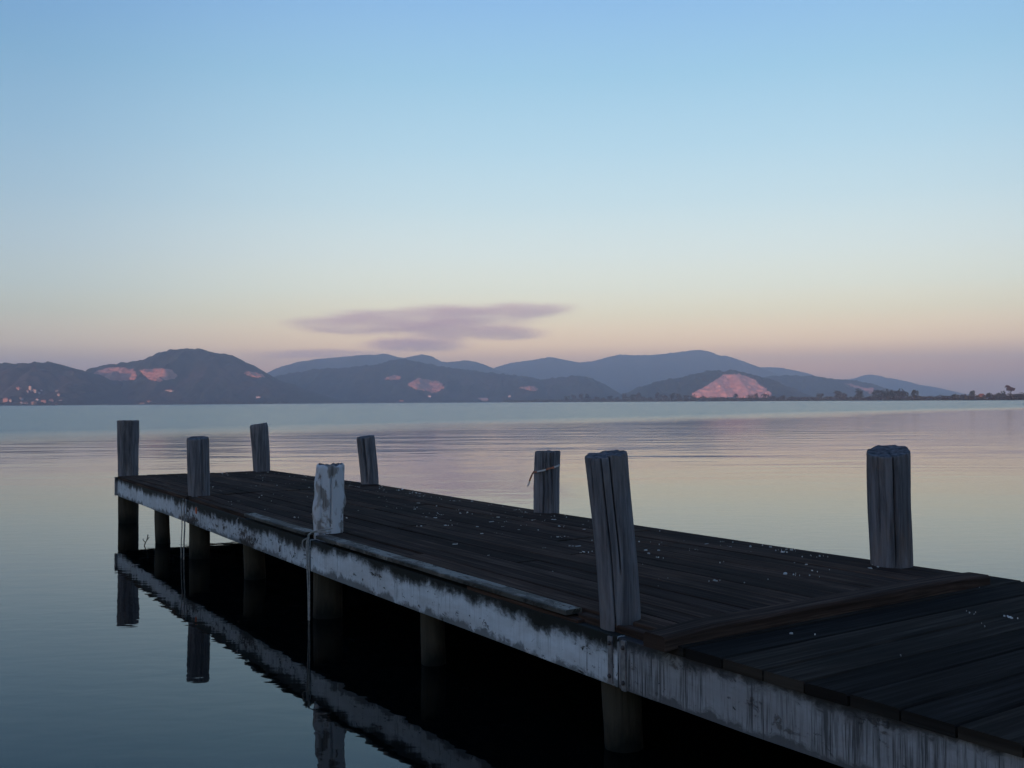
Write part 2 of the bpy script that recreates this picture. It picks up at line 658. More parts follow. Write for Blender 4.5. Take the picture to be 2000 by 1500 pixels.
HL = Hill('hill', [(-420, 735), (-300, 705), (-150, 698), (0, 709), (40, 711), (85, 706), (115, 717), (158, 730), (185, 746), (215, 764), (260, 785), (300, 800)],
          2400, 2100, 3.1)
H1 = Hill('hill', [(60, 800), (100, 778), (138, 750), (160, 731), (190, 718), (210, 714), (260, 708), (300, 695), (330, 685), (370, 680), (400, 683), (430, 690), (460, 700),
                   (490, 716), (520, 735), (560, 752), (620, 772), (700, 800)], 2800, 2350, 7.7, nx=300)
H2 = Hill('hill', [(380, 800), (450, 764), (520, 741), (560, 731), (610, 722), (670, 719), (735, 713), (760, 706), (785, 701), (810, 705), (845, 712), (880, 719), (930, 725), (1000, 734),
                   (1060, 741), (1085, 738), (1130, 735), (1160, 742), (1185, 754), (1205, 768), (1235, 790), (1260, 800)], 3700, 3150, 12.3, nx=320)
H3 = Hill('hill', [(1180, 800), (1205, 778), (1250, 756), (1300, 742), (1345, 735), (1390, 722), (1410, 726), (1430, 723), (1455, 727), (1480, 736), (1510, 744), (1545, 758), (1600, 800)],
          3200, 2880, 21.5)
H4 = Hill('hill', [(1380, 800), (1420, 770), (1460, 745), (1500, 735), (1540, 733), (1580, 735), (1610, 739), (1660, 743), (1690, 751), (1720, 764), (1760, 780), (1810, 800)], 4300, 3800, 31.5)
B1 = Hill('hill', [(440, 800), (490, 745), (530, 727), (560, 714), (600, 705), (640, 700), (700, 694), (735, 693), (752, 690), (775, 697), (790, 699), (808, 695), (825, 692), (842, 695),
                   (865, 708), (885, 706), (910, 704), (935, 708), (960, 718), (1000, 732), (1060, 770), (1100, 800)], 6000, 4500, 41.1, back=900, canopy=4)
B2 = Hill('hill', [(880, 800), (920, 760), (965, 718), (1000, 708), (1040, 703), (1075, 697), (1100, 702), (1130, 708), (1160, 705), (1190, 697), (1210, 692), (1240, 694), (1280, 693),
                   (1330, 687), (1365, 683), (1385, 686), (1402, 694), (1418, 695), (1440, 702), (1460, 711), (1480, 726), (1540, 765), (1600, 800)], 7000, 5200, 51.9, back=1000, canopy=4)
B3 = Hill('hill', [(1400, 800), (1440, 730), (1475, 718), (1500, 717), (1522, 718), (1545, 722), (1570, 728), (1600, 738), (1640, 748), (1700, 780), (1740, 800)], 7500, 6000, 61.9, back=900, canopy=4)
B4 = Hill('hill', [(1560, 800), (1600, 752), (1640, 742), (1678, 738), (1688, 733), (1696, 731), (1706, 736), (1740, 742), (1762, 748), (1780, 755), (1800, 752), (1818, 757), (1838, 770), (1870, 785), (1910, 800)],
          8000, 6700, 71.9, back=900, canopy=3)
HL.build('low dark wooded hill with a village, at the left picture edge')
H1.build('tall rounded wooded hill with two pale quarry faces, left of centre')
H2.build('long dark wooded foothill ridge below the middle of the skyline')
H3.build('wooded hill cut by the big pink dome-shaped quarry')
H4.build('low mauve hill running down to the right of the big pink quarry')
B1.build('hazy blue ridge behind the cloud, left of the centre')
B2.build('highest hazy blue mountain right of the centre')
B3.build('faint blue shoulder right of the highest hazy mountain')
B4.build('palest far ridge with a small pointed summit at the right')

H1.quarry([(170, 739), (186, 725), (212, 717), (245, 716), (264, 721), (269, 734), (264, 743), (240, 745), (215, 745), (190, 742)], 1, label='left rosy quarry face of the two on the tall hill')
H1.quarry([(269, 722), (290, 720), (315, 718), (336, 721), (348, 735), (340, 742), (322, 743), (310, 747), (290, 742), (278, 731)], 2, label='right rosy quarry face of the two on the tall hill')
H1.quarry([(474, 729), (482, 725), (500, 727), (512, 731), (520, 737), (505, 738), (485, 735)], 3, label='small pale quarry scar low on the right flank')
H2.quarry([(748, 741), (757, 736), (772, 732), (784, 736), (780, 742), (762, 743)], 4, out=6, label='small upper quarry scar on the foothill')
H2.quarry([(793, 752), (808, 743), (814, 738), (835, 741), (858, 744), (870, 755), (862, 764), (845, 768), (830, 764), (812, 762)], 5, out=7, label='ragged rosy quarry scar in the middle of the foothill')
H2.quarry([(1010, 757), (1025, 755), (1045, 753), (1053, 760), (1048, 765), (1025, 762)], 6, out=6, label='faint quarry scar at the right of the foothill')
H3.quarry([(1348, 770), (1362, 761), (1380, 752), (1392, 744), (1404, 735), (1420, 730), (1438, 729), (1458, 733), (1478, 742), (1486, 752), (1500, 760), (1510, 768), (1500, 778), (1350, 778)], 7, steps=7, out=8, n=76, m=30, mat='quarry',
          label='big dome-shaped pink quarry face')
H4.quarry([(1644, 748), (1662, 749), (1685, 756), (1705, 757), (1712, 766), (1700, 770), (1680, 760), (1655, 753)], 8, out=8, label='long thin pale scar on the slope')


# ------------------------------------------------------------------ flat right-hand shore
def shore_y(px):
    return float(np.interp(px, [980, 1050, 1300, 1600, 1850, 2000, 2300, 2800], [2450, 2300, 1850, 1450, 1100, 960, 850, 800]))


sv, sf = [], []
rows = [(0, -.5), (6, .5), (60, 1.0), (500, 1.4), (2500, 1.8), (6000, 2.0)]
cols = list(range(980, 2900, 20))
for dy, z in rows:
    for k, px in enumerate(cols):
        y = shore_y(px) * (1 + .012 * nz(px * .03, 4)) + dy
        sv.append((at_y(px, 780, y).x, y, z))
nc = len(cols)
for j in range(len(rows) - 1):
    for i in range(nc - 1):
        sf.append((j * nc + i, j * nc + i + 1, (j + 1) * nc + i + 1, (j + 1) * nc + i))
tag(mesh_obj('shore', sv, sf, M['land']), kind='structure')

rnd = random.Random(11)


def leaf_cloud(rng, clumps, n, size):
    """leaf-sized faces spread through ellipsoidal clumps"""
    vs, fs = [], []
    for _ in range(n):
        c, r = clumps[rng.randrange(len(clumps))]
        while True:
            d = Vector((rng.uniform(-1, 1), rng.uniform(-1, 1), rng.uniform(-1, 1)))
            if .25 < d.length < 1:
                break
        p = Vector(c) + Vector((d.x * r[0], d.y * r[1], d.z * r[2]))
        a = Vector((rng.gauss(0, 1), rng.gauss(0, 1), rng.gauss(0, 1))).normalized()
        b = a.orthogonal().normalized()
        b.rotate(Matrix.Rotation(rng.uniform(0, 6.3), 3, a))
        e = a.cross(b)
        s = size * rng.uniform(.6, 1.3)
        k = len(vs)
        vs += [p + b * s, p + e * s * .7, p - b * s, p - e * s * .7]
        fs.append((k, k + 1, k + 2, k + 3))
    return vs, fs


def tree(px, top, hw, label, group=None, leaf='leaf_dark', dy=20, shape='round', seed=0, n=340, name='shore_tree'):
    rng = random.Random(seed * 97 + int(px))
    y = shore_y(px) + dy
    b = at_y(px, 780, y)
    b.z = .8
    h = (at_y(px, top, y).z - b.z) * (1.12 if px < 1700 else .98)
    w = hw * 1.3 / FPX * y
    root = empty(name, b)
    tag(root, label, 'tree', group)
    th = h * (.5 if shape != 'tall' else .72)
    lean = rng.uniform(-.06, .06) * h
    pts = [b + Vector((lean * t * t, 0, th * t - .4 * (t == 0))) for t in (0, .35, .7, 1)]
    v, f, _ = tube(pts, [h * .035, h * .028, h * .02, h * .01])
    for k in range(4):
        a = rng.uniform(0, 6.28)
        s = pts[2] if k % 2 else pts[1] * .4 + pts[2] * .6
        e = s + Vector((math.cos(a) * w * .5, math.sin(a) * w * .5, h * .22))
        v2, f2, _ = tube([s, (s + e) / 2 + Vector((0, 0, h * .03)), e], [h * .014, h * .01, h * .004], 5)
        o_ = len(v)
        v += v2
        f += [tuple(i + o_ for i in q) for q in f2]
    mesh_obj('trunk', v, f, M['bark'], root)
    cl = []
    if shape == 'tall':
        zc, zr = .80, .2
    elif shape == 'low':
        zc, zr = .5, .5
    else:
        zc, zr = .58, .42
    for k in range(9):
        a = rng.uniform(0, 6.28)
        q = rng.uniform(.15, .62)
        zz = rng.uniform(-.55, .62)
        c = b + Vector((math.cos(a) * w * q + lean * .8, math.sin(a) * w * q, h * (zc + zr * zz)))
        rr = rng.uniform(.30, .48)
        cl.append((c, (w * rr * 1.1, w * rr * 1.1, h * zr * rng.uniform(.34, .5))))
    v, f = leaf_cloud(rng, cl, n, h * .055 + .22)
    mesh_obj('crown', v, f, M[leaf], root)
    return root


GA = 'hazy trees of the low row left of the big pink quarry'
GB = 'small trees in front of the big pink quarry'
GC = 'low hazy trees right of the big pink quarry'
GD = 'trees of the flat-topped grove'
LA = 'hazy olive tree in the low shoreline row left of the pink quarry'
LB = 'small dark tree in front of pink quarry'
LC = 'small hazy tree just right of pink quarry'
LD = 'dark tree of the flat-topped grove by right shore'
ORD = ['leftmost', 'second from left', 'third from left', 'fourth from left', 'fifth from left', 'fifth from right', 'fourth from right', 'third from right', 'second from right', 'rightmost']
k = 0
for px, top, hw in [(1107, 774, 6), (1121, 772, 7), (1137, 770, 7), (1147, 770, 6), (1165, 775, 6), (1180, 776, 6), (1192, 773, 6), (1207, 776, 6), (1222, 769, 7), (1234, 771, 6), (1246, 768, 7),
                    (1258, 775, 6), (1270, 776, 5), (1286, 768, 7), (1297, 770, 7), (1311, 769, 8), (1325, 769, 7), (1340, 773, 6)]:
    tree(px, top, hw, LA, GA, 'leaf_mid' if k % 3 else 'leaf_dark', 15 + 25 * (k % 3), 'round', k, 220)
    k += 1
for q_, (px, top, hw) in enumerate([(1355, 771, 8), (1372, 773, 7), (1392, 774, 8), (1412, 775, 7), (1438, 770, 6), (1452, 775, 6), (1467, 771, 7), (1480, 769, 8), (1494, 769, 8), (1508, 773, 7)]):
    tree(px, top, hw, LB + ', ' + ORD[q_] + ' of ten', GB, 'leaf_dark' if k % 3 else 'leaf_mid', 15 + 20 * (k % 3), 'low', k, 220)
    k += 1
for q_, (px, top, hw) in enumerate([(1530, 772, 6), (1548, 775, 6), (1572, 775, 7), (1602, 769, 6), (1618, 774, 7)]):
    tree(px, top, hw, LC + ', ' + (ORD[:3] + ORD[-2:])[q_] + ' of five', GC, 'leaf_mid', 15 + 20 * (k % 3), 'round', k, 220)
    k += 1
tree(1634, 765, 7, 'slender hazy tree, first left of the pair beside the round shoreline tree', None, 'leaf_mid', 25, 'round', 61)
tree(1649, 768, 6, 'low bushy tree in the gap between slender hazy tree and round tree', None, 'leaf_mid', 30, 'low', 62)
tree(1678, 760, 12, 'large round dark tree left of the flat-topped grove', None, 'leaf_dark', 25, 'low', 63, 500)
for q_, (px, top, hw) in enumerate([(1714, 761, 10), (1726, 759, 10), (1739, 758, 10), (1752, 759, 10), (1764, 762, 8)]):
    tree(px, top, hw, LD + ', ' + (ORD[:3] + ORD[-2:])[q_], GD, 'leaf_dark', 20 + 12 * (k % 2), 'low', k, 420)
    k += 1
tree(1788, 761, 7, 'lone upright dark tree just right of the flat-topped grove', None, 'leaf_dark', 18, 'round', 71, 380)
tree(1864, 768, 7, 'small round bush-like tree on the low shore, left of the orange-roofed house', None, 'leaf_dark', 15, 'low', 72, 300)
tree(1884, 768, 8, 'spreading low tree touching the dark upright one by the orange-roofed house', None, 'leaf_mid', 20, 'low', 73, 300)
tree(1898, 761, 7, 'dark upright tree just left of the orange-roofed house', None, 'leaf_dark', 12, 'round', 74, 420)
tree(1932, 766, 5, 'small pointed tree just right of the orange-roofed house', None, 'leaf_dark', 12, 'round', 75, 260)
tree(1954, 761, 9, 'broad dark tree below the tall open tree at the right edge', None, 'leaf_dark', 12, 'low', 76, 460)
tree(1974, 753, 8, 'tall open-crowned reddish tree, the highest near the right edge', None, 'leaf_red', 25, 'tall', 77, 320)
tree(1995, 765, 11, 'wide dark tree cut by the right picture edge', None, 'leaf_dark', 14, 'low', 78, 460)

# scrub and reeds along that shore: one mass
vs, fs = [], []
px = 985.0
while px < 2400:
    y = shore_y(px) + 8
    x = at_y(px, 780, y).x
    hh = float(np.interp(px, [985, 1100, 1550, 1800, 1900, 2000, 2400], [4.5, 6.5, 5.5, 4.6, 4.6, 5.6, 5.6])) * (1 + .5 * nz(px * .05, 2) + .25 * nz(px * .3, 7))
    v, f = leaf_cloud(rnd, [((x, y + rnd.uniform(0, 22), .4 + hh * .45), (6.0, 6.0, hh * .6))], 40, 1.0)
    o_ = len(vs)
    vs += v
    fs += [tuple(i + o_ for i in q) for q in f]
    px += 3.4
tag(mesh_obj('shore_scrub', vs, fs, M['leaf_mid']), 'dark low scrub and reeds lining the right-hand shore', 'scrub', kind='stuff')
vs, fs = [], []
for k in range(420):
    px = -60 + k * 2.55
    hill = HL if px < 120 else (H1 if px < 560 else H2)
    y = hill.yf + 12
    x = at_y(px, 788, y).x
    v, f = leaf_cloud(rnd, [((x, y, 2.5), (5.5, 5.0, 3.4 + 2.2 * nz(px * .07, 3)))], 16, 1.1)
    o_ = len(vs)
    vs += v
    fs += [tuple(i + o_ for i in q) for q in f]
tag(mesh_obj('shore_scrub', vs, fs, M['leaf_dark']), 'dark scrub along the waterline below the wooded hills on the left', 'scrub', kind='stuff')

# ------------------------------------------------------------------ houses
WALLS = {'pink': (.38, .24, .20), 'cream': (.52, .44, .37), 'white': (.62, .59, .58), 'grey': (.30, .29, .29), 'ochre': (.42, .29, .20)}
for kname, col in WALLS.items():
    M['wall_' + kname] = mat_flat('plaster_' + kname, col, .9, .1, .12, .4)
M['roof'] = mat_flat('terracotta_roof', (.15, .075, .055), .9, .1, .25, .6)
M['roof_grey'] = mat_flat('grey_roof', (.30, .28, .28), .9, .1, .2, .6)
M['pane'] = mat_flat('dark_window', (.03, .03, .035), .3, .5, .1)


def house(px, py, wpx, hpx, wall, label, hill=None, roof='roof', yaw=0.0, tower=False, y=None, name='house', ratio=.42):
    if hill is not None:
        p = hill.hit(px, py + hpx * .5)
    else:
        p = at_y(px, 780, y)
        p.z = 1.0
    s = p.y / FPX
    w, h = wpx * s, hpx * s
    d = min(w * .8, 11)
    root = empty(name, p)
    tag(root, label, 'house' if name == 'house' else ('tower' if 'tower' in name else 'building'), 'houses on the far shore' if name == 'house' else None)
    ca, sa = math.cos(yaw), math.sin(yaw)

    def T(x, yy, z):
        return (p.x + x * ca - yy * sa, p.y + x * sa + yy * ca, p.z + z)
    wh = h * (1 - ratio) if not tower else h * .86
    b = -5
    v = [T(-w / 2, -d / 2, b), T(w / 2, -d / 2, b), T(w / 2, d / 2, b), T(-w / 2, d / 2, b),
         T(-w / 2, -d / 2, wh), T(w / 2, -d / 2, wh), T(w / 2, d / 2, wh), T(-w / 2, d / 2, wh)]
    f = [(0, 3, 2, 1), (0, 1, 5, 4), (1, 2, 6, 5), (2, 3, 7, 6), (3, 0, 4, 7), (4, 5, 6, 7)]
    mesh_obj('wall', v, f, M['wall_' + wall], root)
    e = .35
    if tower:
        v = [T(-w / 2 - e, -d / 2 - e, wh - .1), T(w / 2 + e, -d / 2 - e, wh - .1), T(w / 2 + e, d / 2 + e, wh - .1), T(-w / 2 - e, d / 2 + e, wh - .1), T(0, 0, h)]
        f = [(3, 2, 1, 0), (0, 1, 4), (1, 2, 4), (2, 3, 4), (3, 0, 4)]
    else:
        i = min(w, d) * .35
        v = [T(-w / 2 - e, -d / 2 - e, wh - .1), T(w / 2 + e, -d / 2 - e, wh - .1), T(w / 2 + e, d / 2 + e, wh - .1), T(-w / 2 - e, d / 2 + e, wh - .1), T(-w / 2 + i, 0, h), T(w / 2 - i, 0, h)]
        f = [(3, 2, 1, 0), (0, 1, 5, 4), (1, 2, 5), (2, 3, 4, 5), (3, 0, 4)]
    mesh_obj('roof', v, f, M[roof], root)
    nw = max(1, int(w / 3.6))
    for q in range(nw):
        cx = (q + .5) / nw * w - w / 2
        vv, ff = box_pts(T(cx, -d / 2 - .02, wh * .55), Vector((ca * .5, sa * .5, 0)), Vector((-sa * .06, ca * .06, 0)), Vector((0, 0, min(.8, wh * .2))))
        mesh_obj('window', vv, ff, M['pane'], root)
    return root


for a in [
    (12, 779, 9, 7, 'pink', 'salmon house with terracotta roof, nearest the left picture edge', HL),
    (20.5, 781, 4, 4.5, 'cream', 'small cream house touching the right side of the leftmost salmon house', HL),
    (37, 757, 8, 5, 'pink', 'dull pink house high on the slope, left of the church tower', HL),
    (54, 763, 4, 4, 'grey', 'small grey house at the foot of the church tower on its left', HL),
    (67, 761.5, 8, 3.6, 'cream', 'long low church nave attached beside the tower', HL),
    (75, 766, 6, 3.5, 'grey', 'grey house just below the church nave', HL),
    (80.5, 761.5, 4, 3.5, 'white', 'pale small house right of the church nave', HL),
    (42, 786, 5, 4.5, 'white', 'white house at the shore, left end of the village row', HL),
    (51, 787, 7, 4.5, 'cream', 'bright cream shore house, second of the village row', HL),
    (41, 777, 7, 3, 'grey', 'faint grey house above the left end of the village row', HL),
    (66, 786, 8, 5, 'ochre', 'ochre shore house in the middle of the village row', HL),
    (73, 779.5, 5, 4, 'white', 'white house set above the middle of the village row', HL),
    (85, 782, 9, 4.5, 'pink', 'wide pink house right of the white upper house in the village', HL),
    (100, 781, 8, 5, 'pink', 'mauve pink house near the right end of the village row', HL),
    (110, 788, 4.5, 4, 'grey', 'grey shore house, right end of the village row', HL),
    (114, 769.5, 4, 5, 'cream', 'narrow cream house alone on the slope above the village right end', HL),
    (112.5, 762.5, 6, 2.6, 'grey', 'flat grey house highest above the village right end', HL),
    (119, 781.5, 6, 2.6, 'grey', 'low grey house just past the village right end', HL),
    (143, 782, 9, 7, 'pink', 'tall pink house below the saddle between the two left hills', H1),
    (145.5, 786.5, 5, 4, 'white', 'white shore house in front of the tall pink one', H1),
    (154, 786.5, 5, 3.5, 'cream', 'small cream shore house right of the tall pink one', H1),
    (240, 785.5, 13, 4.5, 'white', 'white wide shore house above the leftmost pier post', H1),
    (278, 787, 8, 4, 'cream', 'cream shore house right of the leftmost pier post', H1),
    (291, 783, 9, 4, 'pink', 'pink house behind the cream shore house', H1),
    (331, 762.5, 15, 5, 'cream', 'big pale house halfway up the tall hill below the right quarry face', H1),
    (504, 775, 8, 4, 'white', 'lone white house low on the right flank of the tall hill', H1),
    (591, 784.5, 8, 5, 'cream', 'cream house near the water right of the tall hill', H2),
    (637, 773, 9, 5, 'grey', 'pale grey house on the foothill slope', H2),
    (612, 769, 8, 4, 'pink', 'dull pink house left of the pale grey one on the foothill', H2),
    (784, 782, 8, 4, 'pink', 'pink house near the water below the small upper quarry scar', H2),
    (839, 773, 6, 4.5, 'white', 'white house under the ragged quarry scar', H2),
    (995, 773, 5, 4, 'white', 'lone white house near the water left of the shoreline trees', H2),
]:
    house(*a[:6], hill=a[6], yaw=random.Random(int(a[0] * 10)).uniform(-.5, .5))
house(59, 757.5, 4.5, 10, 'cream', 'square church tower above the village at the left edge', HL, tower=True, name='church_tower')
house(157, 745, 3, 8, 'grey', 'slim grey tower in the saddle between the two left hills', H1, tower=True, name='watch_tower')
house(196, 786, 27, 3.4, 'pink', 'long low pink shed at the water below the left quarry face', H1, 'roof', name='long_shed')
house(943, 779.5, 22, 5, 'grey', 'pale-roofed shed by the water below the foothill', H2, 'roof_grey', name='boat_shed', ratio=.55)
house(1917, 772, 15, 11, 'ochre', 'orange-roofed house among the trees at the right shore', None, 'roof', yaw=-.35, y=shore_y(1917) + 34)

# ------------------------------------------------------------------ unseen grassy bank added behind the camera to block the low sun off the pier
vs, fs = [], []
bx = [-420 + 14 * i for i in range(61)]
by = [0.8, -1.2, -3, -6, -10, -15, -22, -30, -38, -46, -60, -80, -110, -145]
bz = [-.6, -.15, .3, .5, .8, 1.4, 2.8, 5.2, 7.2, 8.1, 8.3, 7.8, 7.2, 6.5]
for j, (y, z) in enumerate(zip(by, bz)):
    for x in bx:
        vs.append((x, y + 1.2 * nz(x * .03, j) * (j > 2), z + (.5 * nz(x * .05, y * .08) if z > .6 else 0)))
for j in range(len(by) - 1):
    for i in range(len(bx) - 1):
        a = j * len(bx) + i
        fs.append((a, a + len(bx), a + len(bx) + 1, a + 1))
tag(mesh_obj('bank', vs, fs, M['land'], None, None, True), kind='structure')

# ------------------------------------------------------------------ the pier
NEAR = [(-5.26, 13.32, .640), (-3.325, 10.22, .650), (-1.473, 7.349, .630), (.55, 4.36, .588), (1.54, 3.03, .562), (3.9, -.60, .56)]
FAR = [(-3.437, 14.25, .640), (-1.50, 11.55, .645), (.41, 8.61, .635), (2.62, 5.72, .600), (3.60, 4.37, .585), (6.0, .76, .57)]


def edge(P, u):
    u = max(0.0, min(4.999, u))
    i = int(u)
    return Vector(P[i]).lerp(Vector(P[i + 1]), u - i)


def deck(u, v):
    return edge(NEAR, u).lerp(edge(FAR, u), v)


DU = Vector((.5516, -.8341, 0))              # along the pier towards the camera
DV = Vector((.8341, .5516, 0))               # across, towards the far side
PT = .038                                    # plank thickness
pier = empty('wooden_pier', (-1.4, 8.0, 0))
tag(pier, 'weathered wooden pier with dark plank deck, white flaking side boards and standing posts', 'pier')
prnd = random.Random(5)
PLANKS = []


def board_rings(path, half_l, half_r, top, thick, side=DV, ch=.004):
    """chamfered rectangular section carried along a path of points; side gives the width direction"""
    rings = []
    for p in path:
        p = Vector(p)
        a, b = side * half_l, side * half_r
        z = Vector((0, 0, 1))
        rings.append([p - a + z * (top - thick), p - a + z * (top - ch), p - a + side * ch + z * top,
                      p + b - side * ch + z * top, p + b + z * (top - ch), p + b + z * (top - thick)])
    return rings


def lengthwise(u0, u1, v0, v1, dz, name='plank', mat='deck'):
    us = [u0] + [k for k in (1.0, 2.0) if u0 + .05 < k < u1 - .05] + [u1]
    full = []
    for a, b in zip(us, us[1:]):
        m = max(1, int((b - a) * 3.0))
        full += [a + (b - a) * i / m for i in range(m)]
    full.append(us[-1])
    gap = prnd.choice([.003, .004, .0055, .008])
    rings = []
    warp = prnd.uniform(-.005, .005)
    cup = prnd.uniform(-.002, .002)
    for i, u in enumerate(full):
        A, B = deck(u, v0), deck(u, v1)
        w = (B - A).length
        c = (A + B) / 2
        t = i / max(1, len(full) - 1)
        rings += board_rings([c], w / 2 - gap, w / 2 - gap, dz + warp * math.sin(math.pi * t) + prnd.uniform(-.0025, .0025), PT, (B - A).normalized())
    v, f, uv = loft(rings, True, prnd.uniform(0, 50), prnd.uniform(0, 50))
    return mesh_obj(name, v, f, M[mat], pier, uv)


NP = 15
EDGE_V = .045
for i in range(NP):
    v0 = EDGE_V + (1.004 - EDGE_V) * i / NP
    v1 = EDGE_V + (1.004 - EDGE_V) * (i + 1) / NP
    # far section: one run
    d0 = prnd.uniform(-.003, .003)
    lengthwise(-.005 + prnd.uniform(-.006, .006), .985 + prnd.uniform(-.004, .004), v0, v1, d0 + .002)
    # middle section: butted at staggered joints
    j = prnd.choice([1.62, 2.0, 2.0, 2.34, 2.5]) + prnd.uniform(-.01, .01)
    lengthwise(1.0 + prnd.uniform(-.003, .003), j - .0022, v0, v1, prnd.uniform(-.003, .003))
    lengthwise(j + .0022, 3.03 + prnd.uniform(-.004, .004), v0, v1, prnd.uniform(-.003, .003))
# outermost plank of the far section and the mouldy edge plank up to the first pale strip
lengthwise(-.004, .985, -.004, EDGE_V, -.001)
lengthwise(1.0, 1.53, .004, EDGE_V, -.008)
lengthwise(2.862, 3.03, .016, EDGE_V, -.012)
lengthwise(2.60, 2.875, .000, .03, -.026)

# pale edge strips of the middle section, standing a little proud over the side boards
for u0, u1, lab in ((1.548, 1.968, 'short pale edge strip behind the white post'), (2.025, 2.855, 'long pale edge strip in front of the white post')):
    pts = [deck(u0 + (u1 - u0) * i / 10, EDGE_V / 2 - .006) + Vector((0, 0, .003 * nz(i * .9, u0))) for i in range(11)]
    rings = []
    for q, p in enumerate(pts):
        w = .052 + .004 * nz(q * 1.7, u1)
        rings += board_rings([p], w - .003, .050, .008, .024, DV, .004)
    v, f, uv = loft(rings, True, u0 * 7)
    o = mesh_obj('edge_strip', v, f, M['strip'], pier, uv)
    o['label'] = lab

# near section: boards laid across
u = 3.045
k = 0
while u < 4.95:
    seg = (edge(NEAR, u + .01) - edge(NEAR, u)).length / .01
    wdt = prnd.uniform(.185, .215)
    du = wdt / seg
    gap = .004 if k % 2 else .011
    a, b = u, u + du
    A0, A1 = deck(a, -.006 + prnd.uniform(-.004, .003)), deck(a, 1.006 + prnd.uniform(-.003, .006))
    B0, B1 = deck(b, -.006), deck(b, 1.006)
    dz = prnd.uniform(-.002, .002)
    rings = []
    side = ((B0 + B1) / 2 - (A0 + A1) / 2).normalized()
    for i in range(5):
        t = i / 4
        c = (A0.lerp(A1, t) + B0.lerp(B1, t)) / 2
        hw = (B0 - A0).length / 2 - gap / 2
        rings += board_rings([c], hw, hw, dz + .0025 * nz(k * 3.1, t * 2), PT + .004, side, .006)
    v, f, uv = loft(rings, True, prnd.uniform(0, 50), prnd.uniform(0, 50))
    mesh_obj('cross_plank', v, f, M['deck_cool'], pier, uv)
    u = b
    k += 1

# raised threshold beam over the joint
A, B = at(1283, 1254, .600), at(1918, 1134, .612)
A = Vector((A.x, A.y, 0))
B = Vector((B.x, B.y, 0))
side = (DU - (B - A).normalized() * DU.dot((B - A).normalized())).normalized()
rings = []
for i in range(9):
    t = i / 8
    p = A.lerp(B, t)
    zt = .588 + (.606 - .588) * t
    endc = .02 if i in (0, 8) else 0
    rings += board_rings([p + Vector((0, 0, zt))], .085, .055 - endc * .4, .056 - endc * .7 + .004 * nz(i * .8, 3.3), .062, side, .012)
v, f, uv = loft(rings, True, 3.0, 9.0)
o = mesh_obj('threshold_beam', v, f, M['deck'], pier, uv)
o['label'] = 'raised beam across the deck between lengthwise and crosswise planks'


# side boards
def fascia(P, u0, u1, out, h, drop, mat, label=None, thick=.045, n=10, name='side_board'):
    rings = []
    us = [u0 + (u1 - u0) * i / n for i in range(n + 1)]
    for i, u in enumerate(us):
        p = edge(P, u)
        o1 = out
        t = 1 if out.dot(DV) > 0 else -1
        w = .006 * nz(u * 2.1, 5.0 * t)
        q = p + out * w
        zt, zb = p.z - drop + .003 * nz(u * 5, 1), p.z - drop - h + .004 * nz(u * 4, 2)
        r = [q + Vector((0, 0, zb - p.z)), q + Vector((0, 0, zt - .004 - p.z)), q - out * .004 + Vector((0, 0, zt - p.z)),
             q - out * thick + Vector((0, 0, zt - p.z)), q - out * thick + Vector((0, 0, zb - p.z))]
        rings.append(r)
    v, f, uv = loft(rings, True, u0 * 3.3)
    o = mesh_obj(name, v, f, M[mat], pier, uv)
    if label:
        o['label'] = label
    return o


F1 = fascia(NEAR, -.004, .988, -DV, .222, PT + .002, 'paint_a', 'white painted side board at the far end')
F2 = fascia(NEAR, .992, 1.985, -DV, .226, PT + .002, 'paint_c', 'mould-streaked white side board between second and white post')
F3 = fascia(NEAR, 1.99, 2.958, -DV, .226, PT + .004, 'paint_a', 'long flaking white side board in front of the white post', n=16)
F4 = fascia(NEAR, 2.961, 4.118, -DV, .225, PT + .006, 'paint_b', 'grey bare-grained side board of the near section', n=14)
F5 = fascia(NEAR, 4.124, 4.97, -DV, .225, PT + .006, 'paint_b', 'nearest grey side board', n=8)
for a, b in ((-.004, .99), (.995, 1.99), (1.995, 2.99), (3.0, 4.97)):
    fascia(FAR, a, b, DV, .21, PT + .004, 'paint_b')
# end board across the far end
rings = []
for i in range(5):
    p = deck(-.0, i / 4) - DU * .004
    p = p + DV * (-.03 if i == 0 else (.03 if i == 4 else 0))
    a = -DU
    rings.append([p + Vector((0, 0, -.255)), p + Vector((0, 0, -.012)), p + a * .045 + Vector((0, 0, -.012)), p + a * .045 + Vector((0, 0, -.255))])
v, f, uv = loft(rings, True, 4.0)
mesh_obj('end_board', v, f, M['paint_b'], pier, uv)

# joists and cross-heads below the deck
for vv in (.09, .36, .64, .92):
    rings = []
    for i in range(11):
        u = .02 + 4.9 * i / 10
        rings += board_rings([deck(u, vv)], .04, .04, -PT - .004, .15, DV, .004)
    v, f, uv = loft(rings)
    mesh_obj('joist', v, f, M['beam'], pier, uv)
PILE_U = [.03, .58, 1.0, 1.43, 2.0, 2.44, 2.97, 3.7, 4.25, 4.6]
for u in PILE_U:
    rings = [r for i in range(3) for r in board_rings([deck(u, .03 + .94 * i / 2)], .05, .05, -PT - .16, .10, DU, .004)]
    v, f, uv = loft(rings)
    mesh_obj('cross_beam', v, f, M['beam'], pier, uv)


